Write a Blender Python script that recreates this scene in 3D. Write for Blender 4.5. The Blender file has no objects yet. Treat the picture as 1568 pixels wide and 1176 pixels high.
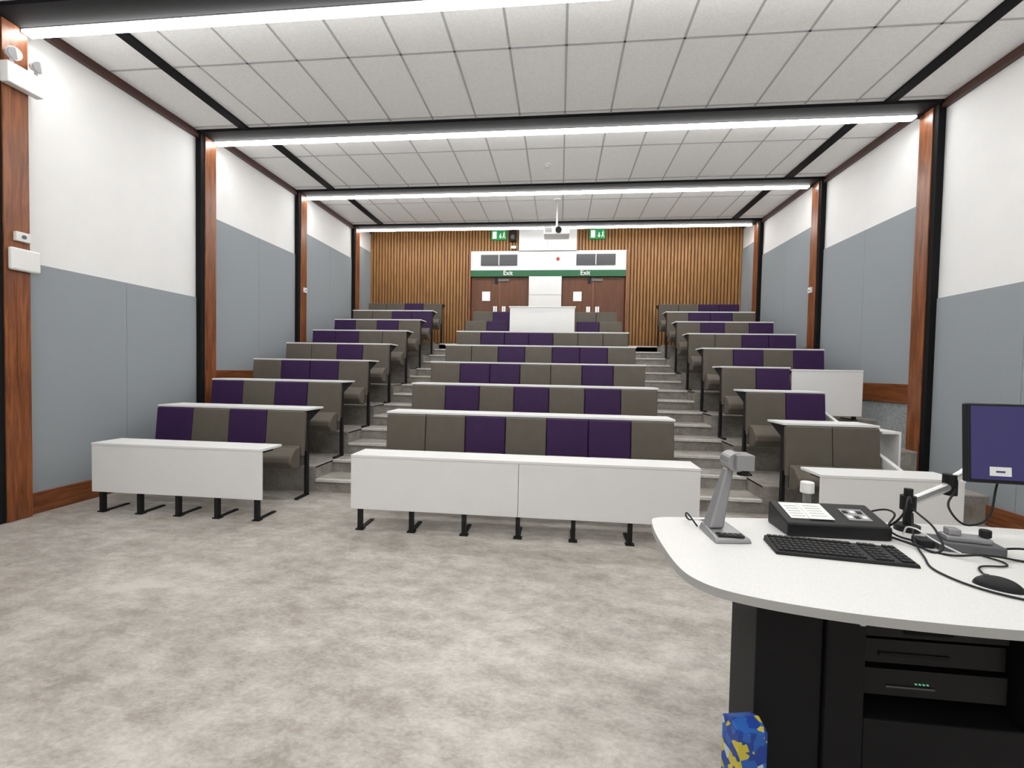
import bpy, math, random
from mathutils import Vector, Matrix
random.seed(4)
S=bpy.context.scene
COL=S.collection

# ------------------------------------------------------------ materials
def newmat(name,spec=None):
    m=bpy.data.materials.new(name); m.use_nodes=True
    nt=m.node_tree; b=nt.nodes['Principled BSDF']
    if spec is not None: b.inputs['Specular IOR Level'].default_value=spec
    return m,nt,b
def mat(name,c,rough=.5,metal=0,var=0,scale=20,bump=0,bscale=200,stretch=(1,1,1),emis=None,es=0,c2=None,spec=None):
    m,nt,b=newmat(name,spec)
    b.inputs['Base Color'].default_value=(*c,1)
    b.inputs['Roughness'].default_value=rough
    b.inputs['Metallic'].default_value=metal
    tc=nt.nodes.new('ShaderNodeTexCoord'); mp=nt.nodes.new('ShaderNodeMapping')
    mp.inputs['Scale'].default_value=stretch
    nt.links.new(tc.outputs['Object'],mp.inputs[0])
    if var or c2:
        n=nt.nodes.new('ShaderNodeTexNoise'); n.inputs['Scale'].default_value=scale; n.inputs['Detail'].default_value=5
        r=nt.nodes.new('ShaderNodeValToRGB')
        a=c2 if c2 else tuple(x*(1-var) for x in c); d=c if c2 else tuple(min(1,x*(1+var)) for x in c)
        r.color_ramp.elements[0].position=.32; r.color_ramp.elements[1].position=.68
        r.color_ramp.elements[0].color=(*a,1); r.color_ramp.elements[1].color=(*d,1)
        nt.links.new(mp.outputs[0],n.inputs['Vector']); nt.links.new(n.outputs[0],r.inputs[0])
        nt.links.new(r.outputs[0],b.inputs['Base Color'])
    if bump:
        n2=nt.nodes.new('ShaderNodeTexNoise'); n2.inputs['Scale'].default_value=bscale
        bp=nt.nodes.new('ShaderNodeBump'); bp.inputs['Strength'].default_value=bump; bp.inputs['Distance'].default_value=.01
        nt.links.new(mp.outputs[0],n2.inputs['Vector']); nt.links.new(n2.outputs[0],bp.inputs['Height'])
        nt.links.new(bp.outputs[0],b.inputs['Normal'])
    if emis:
        b.inputs['Emission Color'].default_value=(*emis,1); b.inputs['Emission Strength'].default_value=es
    return m

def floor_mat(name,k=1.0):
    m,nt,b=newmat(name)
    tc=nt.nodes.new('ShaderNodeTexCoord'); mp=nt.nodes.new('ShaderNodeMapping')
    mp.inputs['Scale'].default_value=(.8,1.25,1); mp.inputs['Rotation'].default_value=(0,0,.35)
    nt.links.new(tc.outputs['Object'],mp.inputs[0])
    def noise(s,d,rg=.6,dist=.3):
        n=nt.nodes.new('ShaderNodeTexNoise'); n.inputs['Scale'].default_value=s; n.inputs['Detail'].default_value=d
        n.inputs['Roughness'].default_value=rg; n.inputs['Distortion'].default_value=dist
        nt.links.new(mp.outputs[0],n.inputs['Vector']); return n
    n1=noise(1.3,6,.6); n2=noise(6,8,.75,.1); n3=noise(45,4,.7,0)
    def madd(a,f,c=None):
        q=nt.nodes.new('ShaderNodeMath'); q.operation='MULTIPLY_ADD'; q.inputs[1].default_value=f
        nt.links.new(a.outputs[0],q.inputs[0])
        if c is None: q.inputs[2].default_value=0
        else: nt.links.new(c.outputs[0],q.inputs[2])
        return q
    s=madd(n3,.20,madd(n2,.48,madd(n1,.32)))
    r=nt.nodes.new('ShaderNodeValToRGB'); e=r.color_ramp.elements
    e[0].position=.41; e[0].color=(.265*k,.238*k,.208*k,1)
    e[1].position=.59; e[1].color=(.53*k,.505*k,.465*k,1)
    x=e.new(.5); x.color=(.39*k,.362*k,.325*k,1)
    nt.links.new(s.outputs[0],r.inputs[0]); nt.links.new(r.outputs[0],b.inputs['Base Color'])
    b.inputs['Roughness'].default_value=.42
    return m

def wood_mat(name,c1,c2,rough=.35,stretch=(14,14,.9)):
    m,nt,b=newmat(name)
    tc=nt.nodes.new('ShaderNodeTexCoord'); mp=nt.nodes.new('ShaderNodeMapping')
    mp.inputs['Scale'].default_value=stretch
    nt.links.new(tc.outputs['Object'],mp.inputs[0])
    n=nt.nodes.new('ShaderNodeTexNoise'); n.inputs['Scale'].default_value=1.8; n.inputs['Detail'].default_value=8; n.inputs['Distortion'].default_value=.9; n.inputs['Roughness'].default_value=.65
    nt.links.new(mp.outputs[0],n.inputs['Vector'])
    r=nt.nodes.new('ShaderNodeValToRGB'); r.color_ramp.elements[0].position=.34; r.color_ramp.elements[1].position=.66
    r.color_ramp.elements[0].color=(*c1,1); r.color_ramp.elements[1].color=(*c2,1)
    nt.links.new(n.outputs[0],r.inputs[0]); nt.links.new(r.outputs[0],b.inputs['Base Color'])
    b.inputs['Roughness'].default_value=rough
    return m

M={}
M['floor']=floor_mat('vinyl_floor')
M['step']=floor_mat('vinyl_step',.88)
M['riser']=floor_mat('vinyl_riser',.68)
M['nosing']=mat('step_nosing',(.60,.59,.55),.5,var=.1)
M['white']=mat('white_paint',(.79,.79,.785),.75,var=.015,scale=3)
M['blue']=mat('acoustic_panel_bluegrey',(.292,.320,.340),.95,var=.05,scale=300,bump=.1,bscale=600,spec=.2)
M['granite']=mat('speckled_carpet_panel',(.44,.47,.48),.95,c2=(.20,.225,.23),scale=70)
M['wood']=wood_mat('red_hardwood',(.10,.028,.009),(.30,.100,.032))
M['woodh']=wood_mat('red_hardwood_rail',(.10,.028,.009),(.27,.090,.030),stretch=(14,.9,14))
M['darkwood']=wood_mat('dark_wood_trim',(.035,.010,.006),(.07,.02,.012),stretch=(14,.9,14))
M['slat']=wood_mat('oak_slat',(.235,.105,.028),(.41,.20,.060),.5)
M['slatback']=wood_mat('slat_backing',(.08,.034,.010),(.13,.055,.016),.6)
M['door']=wood_mat('door_veneer',(.085,.028,.010),(.15,.054,.019),.55)
M['black']=mat('black_metal',(.008,.008,.009),.5,spec=.3)
M['blackmatte']=mat('black_matte',(.006,.006,.007),.8,spec=.2)
M['tile']=mat('ceiling_tile',(.91,.91,.905),.9,var=.045,scale=55,bump=.15,bscale=250,spec=.2)
M['grid']=mat('ceiling_grid_metal',(.47,.47,.48),.6)
M['lam']=mat('white_laminate',(.78,.78,.775),.4,var=.01,scale=4)
M['lamedge']=mat('laminate_edge',(.40,.40,.39),.5)
M['purple']=mat('purple_vinyl',(.034,.010,.060),.6,var=.08,scale=8,bump=.05,bscale=500,spec=.3)
M['grey']=mat('taupe_vinyl',(.112,.098,.079),.6,var=.05,scale=8,bump=.05,bscale=500,spec=.3)
M['seatdark']=mat('taupe_seat_shell',(.075,.067,.058),.6,var=.05,scale=8,spec=.3)
M['plastic']=mat('white_plastic',(.78,.78,.77),.4)
M['silver']=mat('silver_plastic',(.30,.30,.31),.35,.4)
M['dsilver']=mat('grey_plastic',(.12,.12,.13),.4,.3)
M['glass']=mat('dark_lens',(.01,.01,.015),.08)
M['signgreen']=mat('sign_green',(.01,.22,.06),.5,emis=(.01,.35,.09),es=.3)
M['bandgreen']=mat('band_green',(.012,.11,.04),.5)
M['signwhite']=mat('sign_white',(.85,.85,.85),.5,emis=(.9,.9,.85),es=.3)
M['red']=mat('alarm_red',(.5,.02,.02),.4)
M['vent']=mat('vent_grey',(.08,.085,.09),.6)
M['lectern']=mat('lectern_charcoal',(.006,.006,.007),.6,spec=.25)
M['desktop']=mat('lectern_top_laminate',(.68,.68,.665),.4,var=.05,scale=160)
M['rack']=mat('rack_gear',(.005,.005,.006),.4,spec=.3)
M['screen']=mat('monitor_screen',(.015,.013,.04),.25,emis=(.022,.019,.085),es=1)
M['paper']=mat('paper',(.78,.78,.76),.8)
M['led']=mat('led_green',(.1,.3,.2),.4,emis=(.3,1,.5),es=.35)
M['light']=mat('led_strip',(1,1,1),.5,emis=(1,.99,.97),es=32)
M['key']=mat('key_caps',(.012,.012,.013),.5,spec=.3)
M['alu']=mat('aluminium',(.6,.6,.6),.3,.8)

# ------------------------------------------------------------ mesh builder
class MB:
    def __init__(s): s.v=[];s.f=[];s.mi=[];s.ms=[];s.X=Matrix.Identity(4)
    def mid(s,m):
        if m not in s.ms: s.ms.append(m)
        return s.ms.index(m)
    def add(s,vs,fs,m):
        o=len(s.v); s.v+= [tuple(s.X@Vector(v)) for v in vs]; k=s.mid(m)
        for f in fs: s.f.append([i+o for i in f]); s.mi.append(k)
    def hexa(s,p,m):
        s.add(p,[(3,2,1,0),(4,5,6,7),(0,1,5,4),(1,2,6,5),(2,3,7,6),(3,0,4,7)],m)
    def box(s,x0,x1,y0,y1,z0,z1,m):
        s.hexa([(x0,y0,z0),(x1,y0,z0),(x1,y1,z0),(x0,y1,z0),(x0,y0,z1),(x1,y0,z1),(x1,y1,z1),(x0,y1,z1)],m)
    def prismx(s,poly,x0,x1,m):
        n=len(poly); vs=[(x0,a,b) for a,b in poly]+[(x1,a,b) for a,b in poly]
        fs=[tuple(range(n))[::-1],tuple(range(n,2*n))]+[(i,(i+1)%n,(i+1)%n+n,i+n) for i in range(n)]
        s.add(vs,fs,m)
    def prismz(s,poly,z0,z1,m,mtop=None):
        n=len(poly); vs=[(a,b,z0) for a,b in poly]+[(a,b,z1) for a,b in poly]
        s.add(vs,[tuple(range(n))[::-1]]+[(i,(i+1)%n,(i+1)%n+n,i+n) for i in range(n)],m)
        s.add([(a,b,z1) for a,b in poly],[tuple(range(n))],mtop or m)
    def prismy(s,poly,y0,y1,m):
        n=len(poly); vs=[(a,y0,b) for a,b in poly]+[(a,y1,b) for a,b in poly]
        fs=[tuple(range(n)),tuple(range(n,2*n))[::-1]]+[(i,i+n,(i+1)%n+n,(i+1)%n) for i in range(n)]
        s.add(vs,fs,m)
    def cyl(s,p0,p1,r,m,n=16,r1=None):
        p0=Vector(p0);p1=Vector(p1); d=(p1-p0).normalized(); r1=r if r1 is None else r1
        a=d.orthogonal().normalized(); b=d.cross(a)
        vs=[tuple(p0+(a*math.cos(t)+b*math.sin(t))*r) for t in [2*math.pi*i/n for i in range(n)]]
        vs+=[tuple(p1+(a*math.cos(t)+b*math.sin(t))*r1) for t in [2*math.pi*i/n for i in range(n)]]
        s.add(vs,[tuple(range(n))[::-1],tuple(range(n,2*n))]+[(i,(i+1)%n,(i+1)%n+n,i+n) for i in range(n)],m)
    def ball(s,c,rx,ry,rz,m,n=16,h=10,lo=-.5):
        vs=[];fs=[]
        for j in range(h+1):
            t=math.pi*(lo+(.5-lo)*j/h)
            for i in range(n):
                a=2*math.pi*i/n
                vs.append((c[0]+rx*math.cos(t)*math.cos(a),c[1]+ry*math.cos(t)*math.sin(a),c[2]+rz*math.sin(t)))
        for j in range(h):
            for i in range(n): fs.append((j*n+i,j*n+(i+1)%n,(j+1)*n+(i+1)%n,(j+1)*n+i))
        fs.append(tuple(range(n))[::-1])
        s.add(vs,fs,m)
    def obj(s,name,parent=None,bevel=0,seg=2,smooth=False):
        me=bpy.data.meshes.new(name); me.from_pydata(s.v,[],s.f)
        for m in s.ms: me.materials.append(M[m])
        me.polygons.foreach_set('material_index',s.mi)
        if smooth: me.polygons.foreach_set('use_smooth',[True]*len(s.f))
        me.update()
        o=bpy.data.objects.new(name,me); COL.objects.link(o)
        if bevel:
            b=o.modifiers.new('bevel','BEVEL'); b.width=bevel; b.segments=seg; b.limit_method='ANGLE'; b.angle_limit=.6
        if parent: o.parent=parent
        return o
def empty(name):
    e=bpy.data.objects.new(name,None); COL.objects.link(e); e.empty_display_size=.1; return e
def text(s,size,loc,m,parent,name='lettering',rot=(math.pi/2,0,0)):
    c=bpy.data.curves.new(name,'FONT'); c.body=s; c.size=size; c.align_x='CENTER'; c.align_y='CENTER'; c.extrude=.002
    c.materials.append(M[m]); o=bpy.data.objects.new(name,c); o.location=loc; o.rotation_euler=rot
    COL.objects.link(o); o.parent=parent; return o
def cable(name,pts,r,m,parent=None):
    c=bpy.data.curves.new(name,'CURVE'); c.dimensions='3D'; c.bevel_depth=r; c.bevel_resolution=3
    sp=c.splines.new('BEZIER'); sp.bezier_points.add(len(pts)-1)
    for p,q in zip(sp.bezier_points,pts): p.co=q; p.handle_left_type=p.handle_right_type='AUTO'
    c.materials.append(M[m]); o=bpy.data.objects.new(name,c); COL.objects.link(o)
    if parent: o.parent=parent
    return o

# ------------------------------------------------------------ dimensions
XL,XR=-5.40,4.68; YF,YB=-1.6,12.2
PITCH=.88; RISE=.32; SW=.47
LX0,LX1=-5.0,-3.04          # left block
CX0,CX1=-2.01,1.28           # centre block
RX0,RX1=2.38,4.26            # right block
def rowY(k): return 5.05+PITCH*(k-1)
def rowZ(k): return RISE*(k-1)
LY=[-1.03,1.46,3.94,6.37,8.84,11.30]
LZ=[4.82,4.82,4.82,4.97,5.10,5.21]

# ------------------------------------------------------------ floor and tiers
b=MB(); b.box(XL-.1,XR+.1,YF-.1,5.30,-.1,0,'floor'); b.obj('floor')
b=MB()
for k in range(2,9):
    y0=5.30+PITCH*(k-2); y1=y0+PITCH if k<8 else YB
    z=rowZ(k)
    for x0,x1 in ((XL,LX1-.0),(CX0,CX1),(RX0-.05,XR)):
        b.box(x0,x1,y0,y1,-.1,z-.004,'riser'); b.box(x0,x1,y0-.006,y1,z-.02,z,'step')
b.box(LX1,CX0,11.02,YB,-.1,2.24,'step'); b.box(CX1,RX0-.05,11.02,YB,-.1,2.24,'step')
b.obj('floor_tiers')
for x0,x1 in ((LX1,CX0),(CX1,RX0-.05)):
    b=MB()
    for i in range(1,15):
        y=5.30+.44*(i-1); y1=y+.44 if i<14 else y+.05
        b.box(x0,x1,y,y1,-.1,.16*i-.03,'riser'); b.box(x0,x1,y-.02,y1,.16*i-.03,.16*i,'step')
        b.box(x0+.01,x1-.01,y-.024,y+.035,.16*i-.028,.16*i+.003,'nosing')
    b.obj('floor_aisle_steps')

# ------------------------------------------------------------ walls
def side_wall(name,xw,sgn):
    e=empty(name)
    b=MB(); x1=xw-sgn*.15
    b.box(min(xw,x1),max(xw,x1),YF-.15,YB+.15,-.1,5.9,'white'); b.obj('plaster',e)
    def bx(B,d,y0,y1,z0,z1,m,d0=0):
        a=xw+sgn*d0; c=xw+sgn*d; B.box(min(a,c),max(a,c),y0,y1,z0,z1,m)
    p=MB()
    bays=[(YF,1.18,.22,2.58),(1.47,3.66,.22,2.58),(3.95,6.09,.22,2.58),(6.38,8.56,1.50,3.86),(8.85,11.02,2.12,4.40),(11.31,YB,2.9,4.85)]
    for y0,y1,z0,z1 in bays:
        ym=(y0+y1)/2
        bx(p,.02,y0,ym-.002,z0,z1,'blue'); bx(p,.02,ym+.002,y1,z0,z1,'blue')
    p.obj('acoustic_panels',e)
    g=MB()
    bx(g,.015,6.38,8.56,0,1.24,'granite'); bx(g,.015,8.85,YB,.5,1.98,'granite'); g.obj('lower_carpet_panels',e)
    t=MB()
    for y0,y1,z0,z1 in bays[:3]: bx(t,.045,y0,y1,0.0,.22,'woodh')
    bx(t,.05,6.38,8.56,1.24,1.50,'woodh'); bx(t,.05,8.85,11.02,1.98,2.12,'woodh'); bx(t,.05,11.31,YB,2.76,2.9,'woodh')
    t.obj('timber_rails',e,bevel=.004)
    q=MB()
    for Y in LY:
        bx(q,.10,Y-.20,Y+.01,0,5.3,'wood')
        bx(q,.085,Y-.27,Y-.20,0,5.3,'blackmatte')
    q.obj('timber_posts',e,bevel=.004)
    c=MB()
    for i,Y in enumerate(LY):
        y0=Y+.01; y1=LY[i+1]-.27 if i<5 else YB
        zc=(LZ[i+1]+.04) if i<5 else 5.47
        bx(c,.06,y0,y1,zc-.09,zc+.02,'darkwood')
    c.obj('cornice_trim',e)
side_wall('wall_left',XL,1); side_wall('wall_right',XR,-1)
b=MB(); b.box(XL-.1,XR+.1,YF-.15,YF,-.1,5.9,'white'); b.obj('wall_front')

# back wall
wb=empty('wall_back')
b=MB(); b.box(XL,XR,YB+.02,YB+.2,-.1,5.9,'slatback'); b.obj('backing',wb)
b=MB()
x=XL+.02; DX0,DX1=-2.48,1.70
while x<XR-.07:
    z0=2.24
    if x+.062>DX0 and x<DX1: z0=4.84
    b.box(x,x+.058,YB-.02,YB+.02,z0,5.5,'slat'); x+=.086
b.obj('timber_slats',wb,bevel=.006,seg=1)
b=MB()
b.box(DX0,DX1,YB-.10,YB+.02,4.32,4.84,'lam')
b.box(DX0,DX1,YB-.11,YB+.02,4.15,4.32,'bandgreen')
b.box(-1.16,.39,YB-.14,YB+.02,4.84,5.5,'lam')
b.box(-.87,.01,YB-.12,YB+.02,2.24,4.15,'lam')
b.box(-.875,.015,YB-.125,YB-.11,3.65,3.66,'lamedge')
b.box(-1.165,.395,YB-.145,YB-.13,4.835,4.845,'lamedge'); b.box(-.395,-.385,YB-.145,YB-.13,4.845,5.5,'lamedge')
b.box(DX0-.05,DX0,YB-.12,YB+.02,2.24,4.84,'wood'); b.box(DX1,DX1+.05,YB-.12,YB+.02,2.24,4.84,'wood')
b.obj('door_bulkhead',wb)
for x0,x1 in ((-2.20,-1.20),(.39,1.42)):
    e=empty('air_vent'); b=MB()
    b.box(x0,x1,YB-.125,YB-.10,4.45,4.74,'vent')
    for j in range(9):
        z=4.47+j*.03; b.box(x0+.02,x1-.02,YB-.135,YB-.125,z,z+.010,'dsilver')
    b.box((x0+x1)/2-.01,(x0+x1)/2+.01,YB-.14,YB-.12,4.45,4.74,'plastic')
    b.obj('louvre_grille',e)
text('Exit',.17,(-1.45,YB-.115,4.24),'signwhite',wb)
text('Exit',.17,(.63,YB-.115,4.24),'signwhite',wb)
for n,(x0,x1) in enumerate(((-2.46,-.89),(.03,1.68))):
    e=empty('door_%d'%(n+1)); b=MB(); xm=(x0+x1)/2
    b.box(x0,xm-.004,YB-.04,YB+.01,2.25,4.14,'door'); b.box(xm+.004,x1,YB-.04,YB+.01,2.25,4.14,'door')
    b.obj('leaves',e,bevel=.004)
    b=MB()
    b.box(x0+.30,x0+.52,YB-.05,YB-.04,3.50,3.75,'alu')
    b.box(xm-.012,xm+.012,YB-.05,YB-.04,2.25,4.14,'wood')
    for sx in (-1,1):
        b.box(xm+sx*.12-.05,xm+sx*.12+.05,YB-.05,YB-.04,3.15,3.35,'alu')
        b.cyl((xm+sx*.12,YB-.09,3.18),(xm+sx*.12,YB-.09,3.34),.012,'alu')
        b.cyl((xm+sx*.12,YB-.09,3.19),(xm+sx*.12,YB-.04,3.19),.008,'alu',8); b.cyl((xm+sx*.12,YB-.09,3.33),(xm+sx*.12,YB-.04,3.33),.008,'alu',8)
    b.box(xm-.05,xm+.25,YB-.07,YB-.04,4.03,4.09,'dsilver')
    b.box(xm-.14,xm-.06,YB-.07,YB-.04,3.98,4.12,'black')
    b.obj('door_furniture',e)
for xc in (-1.72,.93):
    e=empty('emergency_exit_sign'); b=MB(); y=YB-.10
    b.box(xc-.21,xc+.21,y,YB-.02,5.15,5.40,'signgreen')
    b.box(xc-.17,xc-.06,y-.004,y,5.18,5.37,'signwhite')
    b.prismy([(xc+.03,5.31),(xc+.06,5.31),(xc+.06,5.24),(xc+.09,5.24),(xc+.045,5.18),(xc+.0,5.24),(xc+.03,5.24)],y-.004,y,'signwhite')
    b.ball((xc+.145,y-.002,5.345),.016,.004,.016,'signwhite')
    b.prismy([(xc+.12,5.32),(xc+.165,5.32),(xc+.155,5.26),(xc+.18,5.19),(xc+.16,5.19),(xc+.14,5.24),(xc+.12,5.19),(xc+.10,5.19),(xc+.125,5.26)],y-.004,y,'signwhite')
    b.obj('sign_panel',e)
e=empty('fire_alarm_sounder'); b=MB(); b.cyl((-.10,YB-.11,4.62),(-.10,YB-.17,4.62),.05,'red',20,.035); b.cyl((-.10,YB-.10,4.62),(-.10,YB-.12,4.62),.058,'plastic',20); b.obj('sounder_body',e)
e=empty('wall_speaker'); b=MB(); b.box(-1.42,-1.24,YB-.18,YB-.02,5.10,5.38,'black'); b.cyl((-1.33,YB-.18,5.2),(-1.33,YB-.19,5.2),.06,'vent',20); b.box(-1.38,-1.24,YB-.14,YB-.10,4.90,4.97,'plastic'); b.obj('speaker_box',e,bevel=.006)

# ------------------------------------------------------------ ceiling
SL0,SL1,SR0,SR1=-4.65,-4.52,3.93,4.06
ce=empty('ceiling'); b=MB(); g=MB(); k=MB()
bays=[]
for i in range(len(LY)+1):
    y0=YF if i==0 else LY[i-1]+.05
    y1=LY[i]-.31 if i<len(LY) else YB+.1
    z=(LZ[i]+.04) if i<len(LY) else 5.47
    if y1>y0: bays.append((y0,y1,z,i))
gy0={1:1.12-1.2,2:3.59,3:5.99,4:8.40,5:10.83,6:12.0,0:-1.3}
for y0,y1,z,i in bays:
    b.box(XL,XR,y0,y1,z,z+.08,'tile')
    for x0,x1 in ((SL0,SL1),(SR0,SR1)): k.box(x0,x1,y0,y1,z-.03,z+.01,'blackmatte')
    for j in range(-9,10):
        x=j*.6
        if SL1+.02<x<SR0-.02: g.box(x-.012,x+.012,y0,y1,z-.004,z+.002,'grid')
    yy=gy0[i]-2.4
    while yy<y1:
        if yy>y0+.03: g.box(XL+.06,XR-.06,yy-.012,yy+.012,z-.004,z+.002,'grid')
        yy+=1.2
b.obj('tiles',ce); g.obj('t_bar_grid',ce); k.obj('black_trim_strips',ce)
b=MB()
for i,Y in enumerate(LY):
    zt=LZ[i]+.04
    b.box(XL,XR,Y-.31,Y+.06,LZ[i],max(zt,(LZ[i+1] if i<5 else 5.5))+.12,'blackmatte')
b.obj('cross_beams',ce)
b=MB(); b.box(XL-.1,XR+.1,YF,YB+.1,5.80,5.9,'white'); b.obj('soffit_slab',ce)
for i,Y in enumerate(LY):
    e=empty('linear_led_light'); b=MB()
    b.box(XL+.11,XR-.18,Y-.043,Y+.043,LZ[i]-.032,LZ[i]-.004,'light'); b.obj('diffuser',e)
    b=MB(); b.box(XL+.10,XR-.17,Y-.05,Y+.05,LZ[i]-.006,LZ[i]-.0005,'plastic')
    b.box(XL+.10,XL+.11,Y-.05,Y+.05,LZ[i]-.034,LZ[i]-.0005,'plastic'); b.box(XR-.18,XR-.17,Y-.05,Y+.05,LZ[i]-.034,LZ[i]-.0005,'plastic')
    b.obj('housing',e)
e=empty('smoke_detector'); b=MB(); z=5.14; b.cyl((-.28,7.75,z),(-.28,7.75,z-.03),.06,'plastic',24); b.cyl((-.28,7.75,z-.03),(-.28,7.75,z-.06),.035,'plastic',24,.045); b.obj('detector_head',e)

# ------------------------------------------------------------ projector
e=empty('ceiling_projector'); b=MB(); px,py,pz=-.12,9.62,4.46
b.cyl((px,py,5.26),(px,py,pz+.2),.022,'alu'); b.cyl((px,py,5.25),(px,py,5.23),.08,'plastic')
b.box(px-.10,px+.10,py-.08,py+.08,pz+.17,pz+.20,'alu'); b.obj('mount_pole',e)
b=MB(); b.box(px-.27,px+.27,py-.20,py+.20,pz,pz+.16,'plastic'); b.obj('projector_case',e,bevel=.025,seg=3)
b=MB(); b.cyl((px+.04,py-.20,pz+.085),(px+.04,py-.235,pz+.085),.065,'black',24); b.cyl((px+.04,py-.235,pz+.085),(px+.04,py-.24,pz+.085),.05,'glass',24)
for j in range(5): b.box(px-.24,px-.10,py-.204,py-.20,pz+.04+j*.02,pz+.05+j*.02,'vent')
b.obj('lens',e)

# ------------------------------------------------------------ seating rows
def seat_row(x0,cols,k,desk=True,sw=SW):
    e=empty('lecture_seating_row'); Y=rowY(k); z=rowZ(k); n=len(cols); x1=x0+sw*n
    pads=MB(); seats=MB(); fr=MB(); dk=MB()
    for i,c in enumerate(cols):
        a=x0+i*sw+.003; d=x0+(i+1)*sw-.003; m='purple' if c=='P' else 'grey'
        pads.hexa([(a,Y-.05,z+.50),(d,Y-.05,z+.50),(d,Y+.015,z+.50),(a,Y+.015,z+.50),
                   (a,Y,z+1.04),(d,Y,z+1.04),(d,Y+.06,z+1.04),(a,Y+.06,z+1.04)],m)
        seats.prismx([(Y-.06,z+.36),(Y-.20,z+.38),(Y-.27,z+.46),(Y-.26,z+.53),(Y-.16,z+.62),(Y-.055,z+.64)],a+.012,d-.012,'grey')
        fr.box(a+.02,d-.02,Y-.04,Y+.03,z+.38,z+.52,'seatdark')
    m=max(1,round((x1-x0)/(2*sw)))
    for j in range(m+1):
        x=x0+.02+(x1-x0-.04)*j/m
        fr.box(x-.018,x+.018,Y+.055,Y+.105,z,z+1.03,'black')
        fr.box(x-.018,x+.018,Y-.14,Y+.105,z,z+.025,'black')
        fr.prismx([(Y+.10,z+.90),(Y+.36,z+1.025),(Y+.36,z+1.04),(Y+.10,z+1.04)],x-.012,x+.012,'black')
    fr.box(x0+.005,x1-.005,Y+.05,Y+.062,z+.55,z+1.03,'seatdark')
    if desk:
        dk.box(x0-.015,x1+.015,Y+.03,Y+.40,z+1.046,z+1.068,'lam')
        dk.box(x0-.014,x1+.014,Y+.031,Y+.399,z+1.040,z+1.046,'black')
    pads.obj('backrests',e,bevel=.014,seg=3); seats.obj('tip_up_seats',e,bevel=.02,seg=3); fr.obj('steel_frame',e)
    if desk: dk.obj('writing_desk',e)
C=['GGPGPPG','GPGPGPG','GPPGGPG','GGPGPPG','GPPPGGG']
for i,c in enumerate(C): seat_row(CX0,c,i+1)
seat_row(CX0-.03,'GP',6,False); seat_row(CX1-2*SW,'PG',6,False)
seat_row(CX0-.03,'GP',7,False); seat_row(CX1-2*SW,'GG',7,False)
L=['PGPG','PGPG','GPPG','GGPG','PPGG','PGPG','GGPP','GGPG']
for i,c in enumerate(L): seat_row(LX0,c,i+1,desk=i<7,sw=.49)
R=['GG','GP','GP','GPGP','GGPP','GPGP','GPPG','GGPP']
for i,c in enumerate(R): seat_row(RX0+(.06 if i==0 else 0),c,i+1,desk=i<7)

# ------------------------------------------------------------ front desks
def front_desk(x0,x1,y0,z=0,parts=1,legs=5,zt=.74,low=.225,name='front_bench_desk'):
    e=empty(name); b=MB()
    b.box(x0,x1,y0,y0+.33,z+zt-.025,z+zt,'lam')
    w=(x1-x0)/parts
    for j in range(parts): b.box(x0+j*w+.002,x0+(j+1)*w-.002,y0+.004,y0+.026,z+low,z+zt-.026,'lam')
    b.obj('top_and_modesty_panel',e,bevel=.002,seg=1)
    f=MB()
    for j in range(legs):
        x=x0+.08+(x1-x0-.16)*j/(legs-1)
        f.box(x-.02,x+.02,y0+.03,y0+.075,z,z+zt-.03,'black')
        f.box(x-.02,x+.02,y0+.03,y0+.33,z,z+.014,'black')
        f.box(x-.04,x+.04,y0+.025,y0+.085,z,z+.012,'black')
        f.box(x-.015,x+.015,y0+.07,y0+.28,z+zt-.06,z+zt-.03,'black')
    f.obj('steel_legs',e)
front_desk(LX0+.14,LX1+.09,4.14)
front_desk(-1.98,1.27,4.07,parts=2,legs=7,low=.215)
front_desk(2.24,3.36,4.02,legs=3)
front_desk(3.34,4.30,6.80,z=.96,legs=3,zt=.72,low=.06,name='wheelchair_space_desk')
e=empty('raked_side_screen'); b=MB()
b.prismx([(4.50,.0),(4.50,.52),(6.78,1.34),(6.78,.80),(5.5,.32),(5.29,.32),(5.29,0)],3.405,3.425,'lam')
b.prismx([(4.49,.52),(4.49,.545),(6.79,1.365),(6.79,1.34)],3.395,3.44,'lam')
b.box(3.43,3.62,5.10,5.45,.98,1.005,'lam'); b.box(3.60,3.62,5.10,5.45,.60,.98,'lam')
b.obj('screen_panel',e)
e=empty('av_control_desk'); b=MB()
b.box(-1.05,.29,9.24,9.27,1.60,2.90,'lam'); b.box(-1.05,-1.02,9.27,9.80,1.6,2.88,'lam'); b.box(.26,.29,9.27,9.80,1.6,2.88,'lam')
b.box(-1.07,.31,9.22,9.82,2.90,2.925,'lam'); b.box(-.85,.05,9.80,9.83,1.95,2.75,'lam'); b.obj('desk_carcass',e,bevel=.003)
b=MB(); b.box(-.9,.1,9.62,9.75,2.925,2.95,'dsilver'); b.obj('mixer_panel',e)

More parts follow.
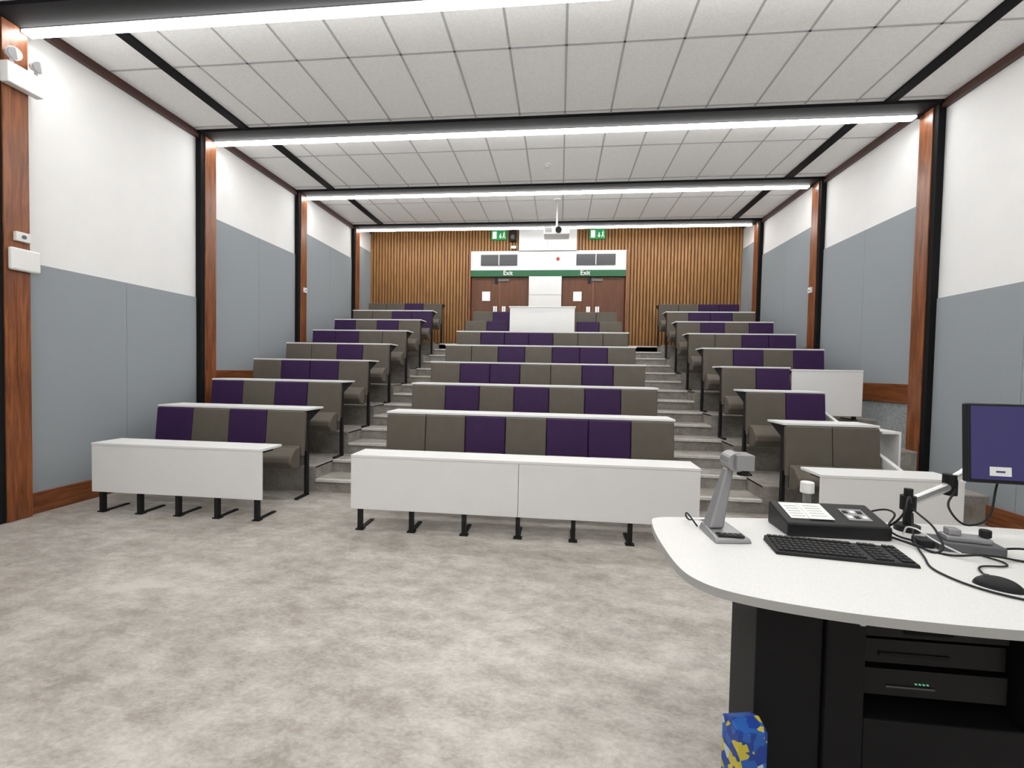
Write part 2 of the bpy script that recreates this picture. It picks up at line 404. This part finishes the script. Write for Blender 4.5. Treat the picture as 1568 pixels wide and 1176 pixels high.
# ------------------------------------------------------------ wall devices
e=empty('emergency_twin_spotlight'); b=MB(); xx=XL+.10; zz=.11
b.box(xx,xx+.09,3.72,4.02,4.10+zz,4.30+zz,'plastic'); b.obj('battery_case',e,bevel=.01)
b=MB()
for y in (3.78,3.98):
    b.cyl((xx+.05,y,4.30+zz),(xx+.05,y,4.36+zz),.015,'plastic'); b.cyl((xx+.02,y,4.40+zz),(xx+.12,y-.03,4.37+zz),.035,'plastic',20,.06); b.cyl((xx+.12,y-.03,4.37+zz),(xx+.125,y-.03,4.369+zz),.05,'silver',20)
b.obj('lamp_heads',e)
e=empty('wireless_access_point'); b=MB(); b.box(xx,xx+.05,3.76,4.01,2.46,2.68,'plastic'); b.obj('router_case',e,bevel=.02,seg=3)
e=empty('wall_sensor'); b=MB(); b.box(xx,xx+.04,3.81,3.93,2.75,2.84,'plastic'); b.cyl((xx+.04,3.87,2.795),(xx+.05,3.87,2.795),.02,'dsilver'); b.obj('sensor_case',e,bevel=.008)
for x0,y0 in ((XL+.10,8.72),(XR-.14,8.72)):
    e=empty('thermostat'); b=MB(); b.box(x0,x0+.04,y0,y0+.08,3.12,3.22,'plastic'); b.box(x0-.002,x0+.042,y0+.02,y0+.06,3.15,3.18,'dsilver'); b.obj('thermostat_case',e,bevel=.004)

# ------------------------------------------------------------ lectern
TZ=.92
def smooth_closed(pts,n=6):
    out=[];N=len(pts)
    for i in range(N):
        p0,p1,p2,p3=[Vector(pts[(i+j-1)%N]) for j in range(4)]
        for j in range(n):
            t=j/n
            q=.5*((2*p1)+(-p0+p2)*t+(2*p0-5*p1+4*p2-p3)*t*t+(-p0+3*p1-3*p2+p3)*t**3)
            out.append((q.x,q.y))
    return out
top=[(.42,1.99),(.455,2.055),(.60,2.085),(1.0,2.13),(1.5,2.16),(2.0,2.16),(2.08,2.10),(2.10,1.7),(2.06,1.41),(1.90,1.34),(1.6,1.295),(1.25,1.275),(.92,1.29),(.70,1.325),(.54,1.375),(.455,1.44),(.415,1.55),(.405,1.80)]
le=empty('lectern')
b=MB(); P=smooth_closed(top)
area=sum(P[i][0]*P[(i+1)%len(P)][1]-P[(i+1)%len(P)][0]*P[i][1] for i in range(len(P)))
if area<0: P=P[::-1]
b.prismz(P,TZ-.028,TZ,'lamedge','desktop'); b.obj('worktop',le)
b=MB()
cx0,cx1,cx2,cx3=.905,1.03,1.52,1.95
b.prismz([(.70,1.60),(cx0,1.575),(cx0,2.02),(.84,2.02),(.74,1.92)],.0,TZ-.03,'lectern')
b.box(cx0+.004,cx1,1.56,2.02,0,TZ-.03,'lectern')
b.box(cx1,cx2,1.56,2.02,0,.44,'lectern'); b.box(cx1,cx2,1.56,2.02,.80,TZ-.03,'lectern'); b.box(cx1,cx2,1.70,2.02,.44,.80,'blackmatte')
b.box(cx2,cx3,1.56,2.02,0,TZ-.03,'lectern')
b.obj('cabinet',le,bevel=.006)
b=MB()
b.box(1.05,1.49,1.60,1.70,.70,.785,'rack'); b.box(1.05,1.49,1.61,1.70,.605,.685,'rack'); b.box(1.05,1.49,1.60,1.70,.50,.59,'rack')
b.box(1.17,1.32,1.595,1.60,.715,.77,'blackmatte'); b.box(1.10,1.32,1.605,1.61,.63,.642,'lectern'); b.box(1.12,1.27,1.595,1.60,.53,.535,'dsilver')
for j in range(4): b.box(1.21+j*.012,1.215+j*.012,1.595,1.60,.545,.548,'led')
b.box(1.005,1.02,1.552,1.56,.755,.775,'plastic'); b.cyl((1.065,1.56,.835),(1.065,1.552,.835),.014,'alu')
for j in range(18): b.box(1.17+j*.03,1.19+j*.03,1.556,1.56,.855,.865,'blackmatte')
b.obj('rack_equipment',le)

# visualiser
e=empty('document_camera'); b=MB(); b.X=Matrix.Translation((.672,1.86,TZ))@Matrix.Rotation(math.radians(8),4,'Z')
b.hexa([(-.072,-.085,0),(.078,-.085,0),(.065,.10,0),(-.056,.10,0),(-.065,-.075,.020),(.070,-.075,.020),(.055,.09,.035),(-.046,.09,.035)],'silver')
b.hexa([(-.053,.0,.03),(.005,.0,.03),(.005,.07,.03),(-.053,.07,.03),(.025,.03,.27),(.057,.03,.27),(.057,.07,.27),(.025,.07,.27)],'silver')
b.obj('base_and_arm',e,bevel=.008,seg=3)
b=MB(); b.X=Matrix.Translation((.680,1.86,TZ))
b.cyl((.04,.0,.30),(.04,.09,.30),.038,'silver',24); b.box(.03,.098,-.02,.07,.272,.334,'silver'); b.cyl((.075,.03,.272),(.075,.03,.245),.024,'black',20)
b.box(-.05,.05,-.072,-.035,.022,.028,'black')
for j in range(4): b.cyl((-.03+j*.02,-.055,.028),(-.03+j*.02,-.055,.032),.006,'dsilver',10)
b.obj('camera_head',e,bevel=.006)

# control unit
e=empty('av_control_unit'); b=MB()
b.prismx([(1.90,TZ),(1.90,TZ+.055),(2.065,TZ+.10),(2.08,TZ+.09),(2.08,TZ)],.940,1.335,'rack'); b.obj('unit_case',e,bevel=.012,seg=3)
b=MB()
sl=.045/.165
def top_plate(x0,x1,t0,t1,h,m,h0=0):
    za=TZ+.055+sl*(t0-1.90)+h0; zb=TZ+.055+sl*(t1-1.90)+h0
    b.hexa([(x0,t0,za),(x1,t0,za),(x1,t1,zb),(x0,t1,zb),(x0,t0,za+h),(x1,t0,za+h),(x1,t1,zb+h),(x0,t1,zb+h)],m)
top_plate(1.195,1.285,1.94,2.02,.003,'silver')
for i in range(3):
    for j in range(2): top_plate(1.20+i*.028,1.218+i*.028,1.95+j*.036,1.966+j*.036,.006,'black' if (i+j)%2 else 'plastic')
b.obj('button_panel',e)
e2=empty('instruction_sheet'); b=MB(); top_plate(.968,1.05,1.935,2.05,.002,'paper',.001); top_plate(1.04,1.135,1.93,2.045,.002,'paper',.004)
for j in range(5): top_plate(.98,1.03,1.95+j*.018,1.952+j*.018,.001,'silver',.003); top_plate(1.055,1.115,1.95+j*.018,1.952+j*.018,.001,'silver',.006)
b.obj('printed_sheets',e2)
e=empty('desk_microphone'); b=MB(); b.cyl((1.12,2.113,TZ),(1.12,2.113,TZ+.13),.016,'silver'); b.cyl((1.12,2.113,TZ+.13),(1.12,2.113,TZ+.18),.028,'plastic',24,.027); b.obj('capsule_body',e,bevel=.004)

# keyboard
e=empty('computer_keyboard'); b=MB(); b.X=Matrix.Translation((1.035,1.745,TZ))@Matrix.Rotation(math.radians(-7),4,'Z')
b.hexa([(-.225,-.075,0),(.225,-.075,0),(.225,.075,0),(-.225,.075,0),(-.222,-.072,.012),(.222,-.072,.012),(.222,.072,.022),(-.222,.072,.022)],'key'); b.obj('keyboard_case',e,bevel=.003)
b.v=[];b.f=[];b.mi=[]
for r in range(6):
    y=-.062+r*.0215+(.006 if r==5 else 0); z=.012+.01*(y+.072)/.144
    for c in range(21):
        if c in (14,18): continue
        x=-.214+c*.0205
        b.box(x,x+.0175,y,y+.018,z,z+.006,'key')
b.obj('keycaps',e,bevel=.0015,seg=1)
# mouse
e=empty('computer_mouse'); b=MB(); b.X=Matrix.Translation((1.385,1.53,TZ))@Matrix.Rotation(math.radians(55),4,'Z'); b.ball((0,0,0),.032,.058,.036,'key',24,8,0.0); b.obj('mouse_shell',e,smooth=True)
b=MB(); b.X=Matrix.Translation((1.385,1.53,TZ))@Matrix.Rotation(math.radians(55),4,'Z'); b.box(-.004,.004,.02,.035,.028,.036,'dsilver'); b.obj('scroll_wheel',e)
# monitor + arm
e=empty('computer_monitor'); b=MB(); b.X=Matrix.Translation((1.87,1.90,1.325))@Matrix.Rotation(math.radians(-6),4,'Z')@Matrix.Rotation(math.radians(-4),4,'X')
b.box(-.27,.27,-.012,.02,-.155,.155,'black'); b.box(-.12,.12,.02,.05,-.09,.09,'black'); b.obj('monitor_case',e,bevel=.006)
b2=MB(); b2.X=b.X; b2.box(-.260,.260,-.0135,-.012,-.140,.145,'screen'); b2.box(-.20,-.13,-.0145,-.0135,-.125,-.09,'paper'); b2.box(-.18,-.15,-.0150,-.0145,-.112,-.105,'screen'); b2.obj('screen',e)
e=empty('monitor_arm'); b=MB(); ax=1.50
b.cyl((ax,2.06,TZ),(ax,2.06,TZ+.18),.016,'black'); b.cyl((ax,2.06,TZ),(ax,2.06,TZ+.025),.045,'black',24)
b.cyl((ax,2.06,TZ+.09),(ax,2.06,TZ+.15),.028,'black',20)
b.cyl((ax,2.06,TZ+.12),(1.70,2.11,TZ+.19),.020,'alu'); b.cyl((1.70,2.11,TZ+.15),(1.70,2.11,TZ+.24),.026,'black',20)
b.cyl((1.70,2.11,TZ+.21),(1.83,2.04,TZ+.36),.017,'alu'); b.cyl((1.83,2.04,TZ+.36),(1.86,1.98,TZ+.40),.03,'black',20)
b.obj('articulated_arm',e)
# clutter
e=empty('cable_hub'); b=MB(); b.X=Matrix.Translation((1.56,1.86,TZ))@Matrix.Rotation(math.radians(-12),4,'Z')
b.box(-.10,.10,-.05,.05,0,.035,'dsilver'); b.box(-.07,.07,-.03,.03,.035,.055,'silver'); b.cyl((.06,0,.055),(.06,0,.085),.018,'black'); b.box(-.06,-.02,-.02,.02,.055,.08,'silver')
b.box(-.16,-.11,-.04,.02,0,.03,'black'); b.obj('hub_body',e,bevel=.005)
cc=empty('desk_cables')
z=TZ+.005
cable('cable_1',[(1.345,2.0,z),(1.38,1.92,z+.10),(1.42,1.95,z+.16),(1.49,2.03,z+.12)],.004,'black',cc)
cable('cable_2',[(1.345,1.97,z),(1.37,1.84,z+.01),(1.42,1.80,z),(1.47,1.87,z+.05),(1.49,2.02,z+.10)],.004,'black',cc)
cable('cable_3',[(1.49,2.02,z+.08),(1.41,1.90,z+.02),(1.34,1.76,z),(1.28,1.60,z),(1.36,1.46,z),(1.62,1.43,z),(1.9,1.42,z)],.0035,'black',cc)
cable('cable_4',[(1.41,1.60,z),(1.46,1.68,z),(1.58,1.72,z),(1.56,1.80,z)],.003,'black',cc)
cable('cable_5',[(1.66,1.86,z),(1.70,1.80,z+.03),(1.78,1.84,z),(1.9,1.78,z)],.004,'black',cc)
cable('cable_6',[(.60,1.95,z),(.57,2.0,z+.04),(.59,2.04,z),(.70,2.05,z)],.0035,'black',cc)
cable('cable_7',[(1.70,2.08,z+.18),(1.62,2.0,z+.10),(1.66,1.96,z+.06),(1.78,1.98,z+.26)],.004,'black',cc)
cable('cable_8',[(1.22,2.10,z),(1.35,2.10,z+.05),(1.42,2.03,z+.08),(1.37,1.97,z+.02),(1.44,1.88,z)],.004,'black',cc)
cable('cable_9',[(1.36,1.95,z),(1.44,1.78,z),(1.52,1.74,z+.02),(1.66,1.76,z),(1.8,1.70,z)],.004,'black',cc)
cable('cable_10',[(1.44,2.0,z),(1.40,1.88,z+.06),(1.44,1.84,z+.03),(1.50,1.80,z)],.003,'plastic',cc)
e=empty('desk_telephone'); b=MB(); b.X=Matrix.Translation((1.84,1.72,TZ))
b.prismx([(-.09,0),(-.09,.02),(.09,.06),(.09,0)],-.08,.08,'rack'); b.box(-.07,-.03,-.09,.09,.055,.085,'black'); b.obj('telephone_body',e,bevel=.008)

# wipes carton beside the lectern
m,nt,bs=newmat('printed_carton')
tc=nt.nodes.new('ShaderNodeTexCoord'); n=nt.nodes.new('ShaderNodeTexVoronoi'); n.inputs['Scale'].default_value=38
r=nt.nodes.new('ShaderNodeValToRGB'); r.color_ramp.interpolation='CONSTANT'; el=r.color_ramp.elements
el[0].color=(.01,.05,.32,1); el[0].position=0; el[1].color=(.60,.50,.05,1); el[1].position=.68
q=el.new(.45); q.color=(.02,.12,.45,1); q=el.new(.80); q.color=(.55,.65,.70,1)
nt.links.new(tc.outputs['Object'],n.inputs['Vector']); nt.links.new(n.outputs['Color'],r.inputs[0]); nt.links.new(r.outputs[0],bs.inputs['Base Color'])
M['carton']=m
e=empty('wipes_carton'); b=MB(); b.X=Matrix.Translation((.626,1.49,0))@Matrix.Rotation(math.radians(12),4,'Z')
b.box(-.05,.05,-.045,.045,0,.44,'carton'); b.prismx([(-.045,.44),(0,.46),(.045,.44)],-.05,.05,'carton'); b.obj('carton_body',e,bevel=.004)

# ------------------------------------------------------------ world + camera
w=bpy.data.worlds.new('World'); S.world=w; w.use_nodes=True
w.node_tree.nodes['Background'].inputs[0].default_value=(.8,.8,.8,1); w.node_tree.nodes['Background'].inputs[1].default_value=.1
cam=bpy.data.cameras.new('camera'); co=bpy.data.objects.new('camera',cam); COL.objects.link(co)
yaw,p,th=math.radians(6.04),math.radians(1.63),.0192
F=Vector((-math.sin(yaw)*math.cos(p),math.cos(yaw)*math.cos(p),-math.sin(p)))
R0=Vector((math.cos(yaw),math.sin(yaw),0)); U0=R0.cross(F)
Rt=R0*math.cos(th)+U0*math.sin(th); U=U0*math.cos(th)-R0*math.sin(th)
mx=Matrix((( Rt.x,U.x,-F.x,0),(Rt.y,U.y,-F.y,0),(Rt.z,U.z,-F.z,1.57),(0,0,0,1)))
co.matrix_world=mx
cam.sensor_width=36; cam.lens=680/1568*36; cam.clip_start=.05
S.camera=co
S.view_settings.view_transform='Standard'; S.view_settings.look='None'; S.view_settings.exposure=0
